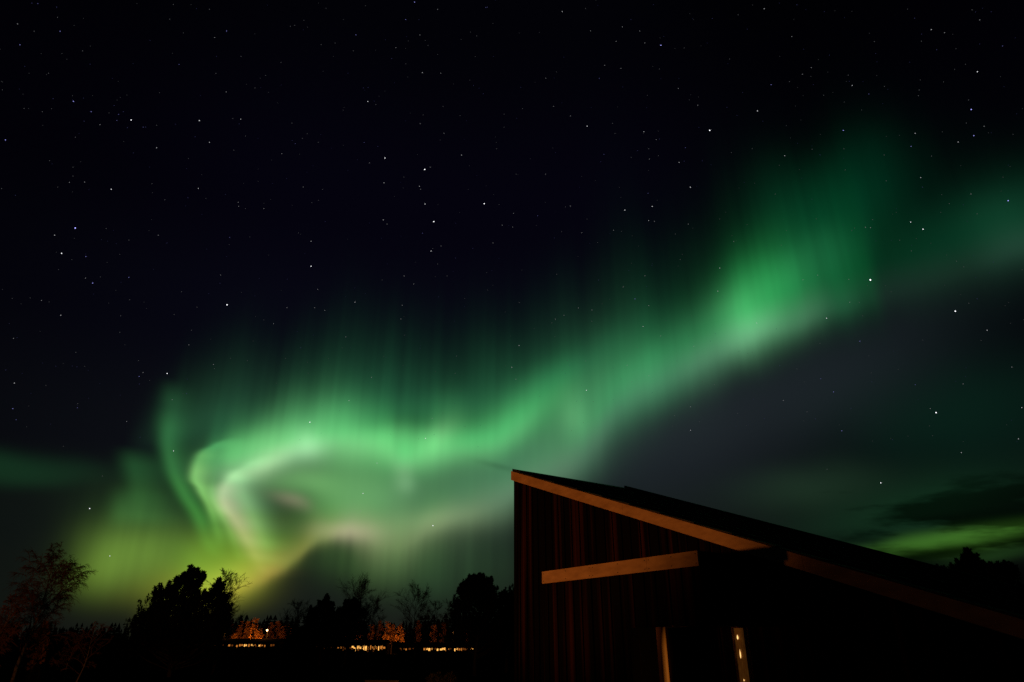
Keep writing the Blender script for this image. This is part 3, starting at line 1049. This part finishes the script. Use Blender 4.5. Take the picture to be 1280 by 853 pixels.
# street lamps of the far shore
def street_lamp(px, py, depth, label, red=False, power=900.0, seen=0.26):
    h = height_at(px, py, depth)
    t = thing('street_lamp', ground_at(px, depth), label, 'street lamp')
    s = Shape()
    s.tube([(0, 0.5, -0.05), (0, 0.5, h - 0.3), (0, 0.35, h + 0.22), (0, 0.05, h + 0.30)], [0.09, 0.06, 0.045, 0.04], 8)
    s.build('pole', M_pole, t)
    s = Shape()
    s.tube([(0, 0, h - seen), (0, 0, h - seen * 0.5), (0, 0, h + seen * 0.4), (0, 0, h + seen * 0.8)], [seen * 0.55, seen * 0.95, seen, seen * 0.35], 10)
    s.build('lamp_head', M_lamp_red if red else M_lamp_head, t)
    p = ground_at(px, depth) + Vector((0, -0.6, h - 0.9))
    add_light('street_lamp_light', 'POINT', p, power, (1.0, 0.38, 0.07), 0.3)
    return t
street_lamp(277.5, 788, 222, 'orange street lamp left of the far autumn trees', True, 450)
street_lamp(331, 788, 222, 'white-hot street lamp right of the left autumn trees', False, 700)
street_lamp(566, 790, 220, 'orange street lamp above the right row of lit windows', True, 300)
# lamps standing among the trees, behind the houses
for px, py, dep, pw in ((292, 796, 226, 3600), (306, 796, 226, 4600), (318, 797, 225, 5200), (338, 797, 225, 3600), (350, 795, 225, 3000), (441, 794, 226, 2000), (484, 795, 226, 3000), (500, 795, 226, 1300), (526, 794, 225, 2800), (546, 794, 225, 2600), (572, 795, 225, 1800), (430, 795, 226, 1600)):
    add_light('far_road_light', 'POINT', ground_at(px, dep) + Vector((0, 0, height_at(px, py + 6, dep))), pw * 0.26, (1.0, 0.36, 0.06), 0.4)


def long_house(px0, px1, depth, eave_y, panes, label):
    x0, x1 = ground_at(px0, depth).x, ground_at(px1, depth).x
    cx = (x0 + x1) / 2
    h = height_at((px0 + px1) / 2, eave_y, depth)
    t = thing('long_house', (cx, depth, 0), label, 'building')
    s = Shape()
    s.box(x0 - cx, x1 - cx, 0, 7, -0.1, h)
    s.build('wall', M_wall_far, t)
    s = Shape()
    a, b = x0 - cx - 0.4, x1 - cx + 0.4
    s.hexa([(a, -0.5, h + 0.002), (b, -0.5, h + 0.002), (b, 7.5, h + 0.002), (a, 7.5, h + 0.002), (a, 3.4, h + 0.9), (b, 3.4, h + 0.9), (b, 3.6, h + 0.9), (a, 3.6, h + 0.9)])
    s.build('roof', M_roof_far, t)
    for p0, p1, y0, y1, mt in panes:
        wx0, wx1 = ground_at(p0, depth).x - cx, ground_at(p1, depth).x - cx
        z1, z0 = height_at((p0 + p1) / 2, y0, depth), height_at((p0 + p1) / 2, y1, depth)
        s = Shape()
        s.box(wx0, wx1, -0.06, -0.003, z0, z1)
        s.build('window', mt, t)
    return t


H, Mi, D = M_win_hot, M_win_mid, M_win_dim


def scatter_windows(spans, seed, y, hot):
    """uneven lit openings along a wall: (px from, px to, share that is bright)"""
    rg = random.Random(seed)
    out = []
    for a, b, share in spans:
        x = a
        while x < b - 0.4:
            w = min(rg.uniform(0.7, 2.6), b - x)
            u = rg.random()
            mt = H if u < share else (Mi if u < share + 0.3 else D)
            tall = hot if share > 0.3 else 0.0
            t0 = y + rg.uniform(-0.5, 0.7) - rg.uniform(0, 0.4) * tall
            t1 = t0 + rg.uniform(1.2, 2.6) + rg.uniform(0.2, 1.1) * tall
            out.append((x, x + w, t0, t1, mt))
            if rg.random() < 0.3 and hot > 1:
                out.append((x, x + w * 0.6, t1 + 0.7, t1 + rg.uniform(1.3, 2.8), D if rg.random() < 0.6 else Mi))
            x += w + (rg.uniform(1.5, 4.5) if share < 0.08 and b - a > 6 else rg.uniform(0.15, 0.5) if rg.random() < 0.6 else rg.uniform(0.6, 1.8))
    return out


long_house(268, 348, 218, 802.5, scatter_windows([(268, 270, 0), (277.5, 279, 0), (285, 297, 0.05), (298.5, 303, 0.4), (304.5, 316.5, 0.75), (318, 320, 0), (323, 332.5, 0.6), (337.5, 342.5, 0.3)], 4, 806.0, 0.7),
           'long low house with a thin row of lit windows under the left autumn trees')
long_house(392, 482, 216, 804, scatter_windows([(394, 431, 0.0), (431, 439, 0.05), (439.5, 452, 0.75), (453.5, 464, 0.85), (465, 478.5, 0.7), (479, 482, 0.0)], 6, 808.6, 3.2),
           'long house with the brightest glittering windows in the middle of the lights')
long_house(497, 600, 214, 807, scatter_windows([(500, 502, 0), (504.5, 508.5, 0.3), (511, 517.5, 0.0), (529.5, 541.5, 0.5), (543, 548, 0.4), (550, 558.5, 0.6), (560.5, 564, 0.1), (568, 577.5, 0.75), (578.3, 584.5, 0.1), (588, 592, 0.3)], 8, 810.6, 1.0),
           'long house with a broken row of lit windows nearest the cabin')
# thin bare bushes in front of the lights
for i, (px, top, dep) in enumerate(((452, 806, 150), (468, 808, 150), (404, 804, 140), (420, 805, 145), (538, 808, 150), (565, 809, 150), (520, 806, 140), (312, 807, 150), (330, 807, 150))):
    bare_tree('bare_bush', px, dep, top, 3.2, 500 + i, 'thin bare bush in front of the lit windows of the far shore', 'bush', 'bare bushes before the lit windows', droop=0.0, limbs=10, trunk_r=0.03, start=0.05, stems=3, dense=0.6)

# ------------------------------------------------------------------ stars
STARS = """22 30 2 w,25 56 3 b,47 5 2 b,40 4 1 b,75 39 3 b,103 64 1 w,61 92 1 w,92 127 4 b,114 140 3 b,125 156 2 w,148 143 2 b,154 140 1 b,146 151 2 b,164 150 5 w,159 160 1 b,179 159 2 b,182 159 1 b,196 157 1 w,7 175 4 b,94 172 1 w,196 185 3 w,249 151 4 w,244 171 1 b,262 178 3 w,301 149 3 w,224 81 2 b,283 39 3 b,268 47 2 w,262 12 1 w,283 115 2 w,270 92 1 w,307 170 1 w,292 188 1 w,30 136 1 w,53 140 1 w,217 6 1 w,212 24 1 w,
518 3 4 b,507 25 3 b,445 44 3 b,495 60 2 w,525 44 2 w,547 12 2 w,507 80 1 w,528 91 3 w,551 92 2 w,535 57 1 w,460 127 4 w,470 131 1 w,454 110 1 b,460 110 1 b,525 155 2 w,529 144 1 w,555 167 2 w,554 133 1 w,577 194 3 w,481 198 5 w,462 204 2 w,455 178 2 b,531 212 6 w,538 209 2 w,575 145 1 w,630 143 1 w,630 159 1 w,621 186 1 w,607 10 2 b,609 9 2 b,596 45 1 w,351 78 1 w,378 173 1 w,369 180 2 b,365 176 1 b,352 192 2 w,398 178 1 w,419 54 1 w,363 33 1 w,
703 15 3 w,732 11 1 w,778 34 2 w,800 39 2 w,738 39 2 w,770 52 2 w,806 54 2 w,826 57 5 b,696 90 1 w,682 98 2 w,756 82 2 w,776 86 2 w,749 98 2 b,848 111 2 w,955 11 3 w,923 19 1 w,912 74 1 w,653 136 1 w,692 133 2 w,713 145 2 w,734 158 4 w,769 167 1 w,805 165 3 w,820 175 2 w,857 185 2 b,872 132 2 w,887 163 6 w,947 139 4 w,940 186 1 w,914 191 1 w,849 203 3 w,755 193 2 b,811 186 1 w,812 199 2 w,797 188 1 b,789 197 1 w,878 201 1 b,
990 46 2 w,1014 85 2 w,1003 93 2 w,964 106 3 b,987 102 1 w,1065 107 3 w,1086 118 2 b,1060 94 1 w,1164 37 3 w,1181 41 2 w,1152 52 1 w,1225 25 2 w,1253 58 2 b,1222 90 4 w,1214 137 5 b,1211 125 1 w,1208 154 1 w,1230 158 2 w,1217 170 4 b,1198 178 3 w,1054 163 4 b,1144 167 3 w,1139 183 3 b,1148 120 1 w,1093 52 1 w,981 195 3 w,1025 194 1 b,1015 187 1 w,1055 186 1 w,1105 194 1 w,
2 236 1 w,87 228 2 w,106 228 2 w,139 237 4 w,94 285 6 b,68 294 3 w,77 317 5 w,107 321 3 b,116 354 4 b,107 348 2 w,161 347 3 b,52 376 2 w,76 394 3 w,17 423 2 w,198 294 2 w,190 230 1 w,248 236 3 w,298 253 2 w,298 258 2 w,307 261 1 w,287 297 2 b,276 344 2 w,284 381 6 w,227 365 1 w,239 413 1 w,150 416 1 w,162 375 1 w,151 395 1 w,206 250 1 w,
379 234 2 w,403 237 1 w,330 261 2 w,389 302 3 w,389 333 5 w,397 362 2 w,393 385 2 w,406 388 2 w,342 405 2 w,359 385 2 w,373 291 1 w,444 378 3 w,503 382 2 w,501 399 2 w,505 345 2 w,517 355 2 w,479 275 3 w,484 280 2 w,480 229 3 w,524 233 3 w,526 237 2 w,531 255 4 w,542 277 6 w,528 292 2 b,539 314 4 w,541 311 1 w,551 308 2 w,605 255 6 w,628 282 2 w,616 304 2 w,559 345 1 w,432 421 2 w,547 330 1 w,
642 267 2 w,641 284 2 w,672 270 2 b,713 258 2 w,707 259 1 w,682 218 2 w,645 218 1 w,781 263 4 w,815 258 4 w,863 234 4 w,811 276 3 w,818 277 2 w,810 242 2 b,767 288 2 w,777 289 1 w,702 290 1 w,727 291 2 w,747 303 1 w,860 280 2 w,779 359 2 w,806 345 2 w,794 374 3 b,811 382 2 w,804 408 3 w,826 420 2 w,723 385 2 w,740 388 2 w,705 394 2 w,694 399 2 w,690 404 1 w,740 402 1 w,900 335 3 w,897 364 3 w,917 302 2 w,946 404 3 w,649 378 1 w,696 343 1 w,850 325 1 w,
1151 222 3 w,1214 243 2 w,1260 251 5 b,1138 278 4 w,1154 287 5 w,1082 284 2 w,1088 285 2 w,1091 275 1 w,1088 350 7 w,1061 349 2 w,1022 344 2 w,1004 350 2 w,1194 389 6 w,1033 398 4 w,1062 378 2 w,1074 378 1 w,1234 413 3 w,1211 379 1 w,1139 314 1 w,1108 226 1 w,
1075 427 3 b,1026 474 2 b,1042 490 3 b,979 501 2 w,1144 481 2 b,1204 480 2 w,1265 459 2 w,1170 516 6 w,1163 511 2 w,1052 539 3 b,1202 566 3 w,1273 549 3 w,1277 510 3 w,1101 604 5 w,1009 515 1 w,1034 587 1 w,863 509 2 w,863 538 3 w,733 488 4 w,640 459 3 w,649 432 3 w,645 474 2 w,784 457 2 w,811 470 2 w,867 433 2 w,
209 467 5 w,174 471 3 b,179 466 2 w,174 480 1 b,236 431 2 w,267 456 2 w,215 500 2 w,18 479 3 w,16 511 3 b,20 525 2 b,97 510 2 b,97 505 1 w,158 527 2 w,217 564 4 w,112 636 5 w,128 595 1 w,137 695 4 w,387 528 5 w,436 501 3 w,464 472 2 w,532 548 4 w,540 523 2 w,541 657 5 w,454 617 4 w,451 639 2 w,471 579 3 w"""
RS = 9000.0
LEVEL = {0: (0.38, 0.045), 0.5: (0.40, 0.07), 1: (0.40, 0.11), 2: (0.43, 0.26), 3: (0.48, 0.55), 4: (0.56, 1.0), 5: (0.64, 1.6), 6: (0.78, 2.2), 7: (1.02, 2.6)}
mats, slot = [], {}
for tone, col in (('white', (0.95, 0.96, 1.0)), ('blue', (0.36, 0.36, 1.0))):
    for lv, (rr, e) in LEVEL.items():
        mt = glowing('star_' + tone, col, e, (0, 0, 0))
        mt.cycles.emission_sampling = 'NONE'
        slot[(tone[0], lv)] = len(mats)
        mats.append(mt)
s = Shape()
rs = random.Random(19)
cat = [(float(a), float(b), float(c) if float(c) in LEVEL else 1, d) for a, b, c, d in (q.split() for q in STARS.replace('\n', '').split(','))]
for k in range(750):
    cat.append((rs.uniform(-60, 1340), rs.uniform(-60, 560), rs.choice((0, 0, 0, 0, 0.5, 0.5, 1)), 'b' if rs.random() < 0.4 else 'w'))
for px, py, lv, tone in cat:
    a, e = bearing(px + rs.uniform(-.3, .3), py + rs.uniform(-.3, .3))
    d = Vector((math.sin(R(a)) * math.cos(R(e)), math.cos(R(a)) * math.cos(R(e)), math.sin(R(e))))
    c = Vector((0, 0, EYE)) + d * RS
    r = LEVEL[lv][0] * 0.00112 * RS
    k0 = len(s.v)
    for v in ((1, 0, 0), (-1, 0, 0), (0, 1, 0), (0, -1, 0), (0, 0, 1), (0, 0, -1)):
        s.v.append(tuple(c + Vector(v) * r))
    for q in ((0, 2, 4), (2, 1, 4), (1, 3, 4), (3, 0, 4), (2, 0, 5), (1, 2, 5), (3, 1, 5), (0, 3, 5)):
        s.f.append(tuple(k0 + i for i in q))
        s.m.append(slot[(tone, lv)])
tag(s.build('stars', mats), 'stars scattered over the dark sky', 'stars', kind='stuff')
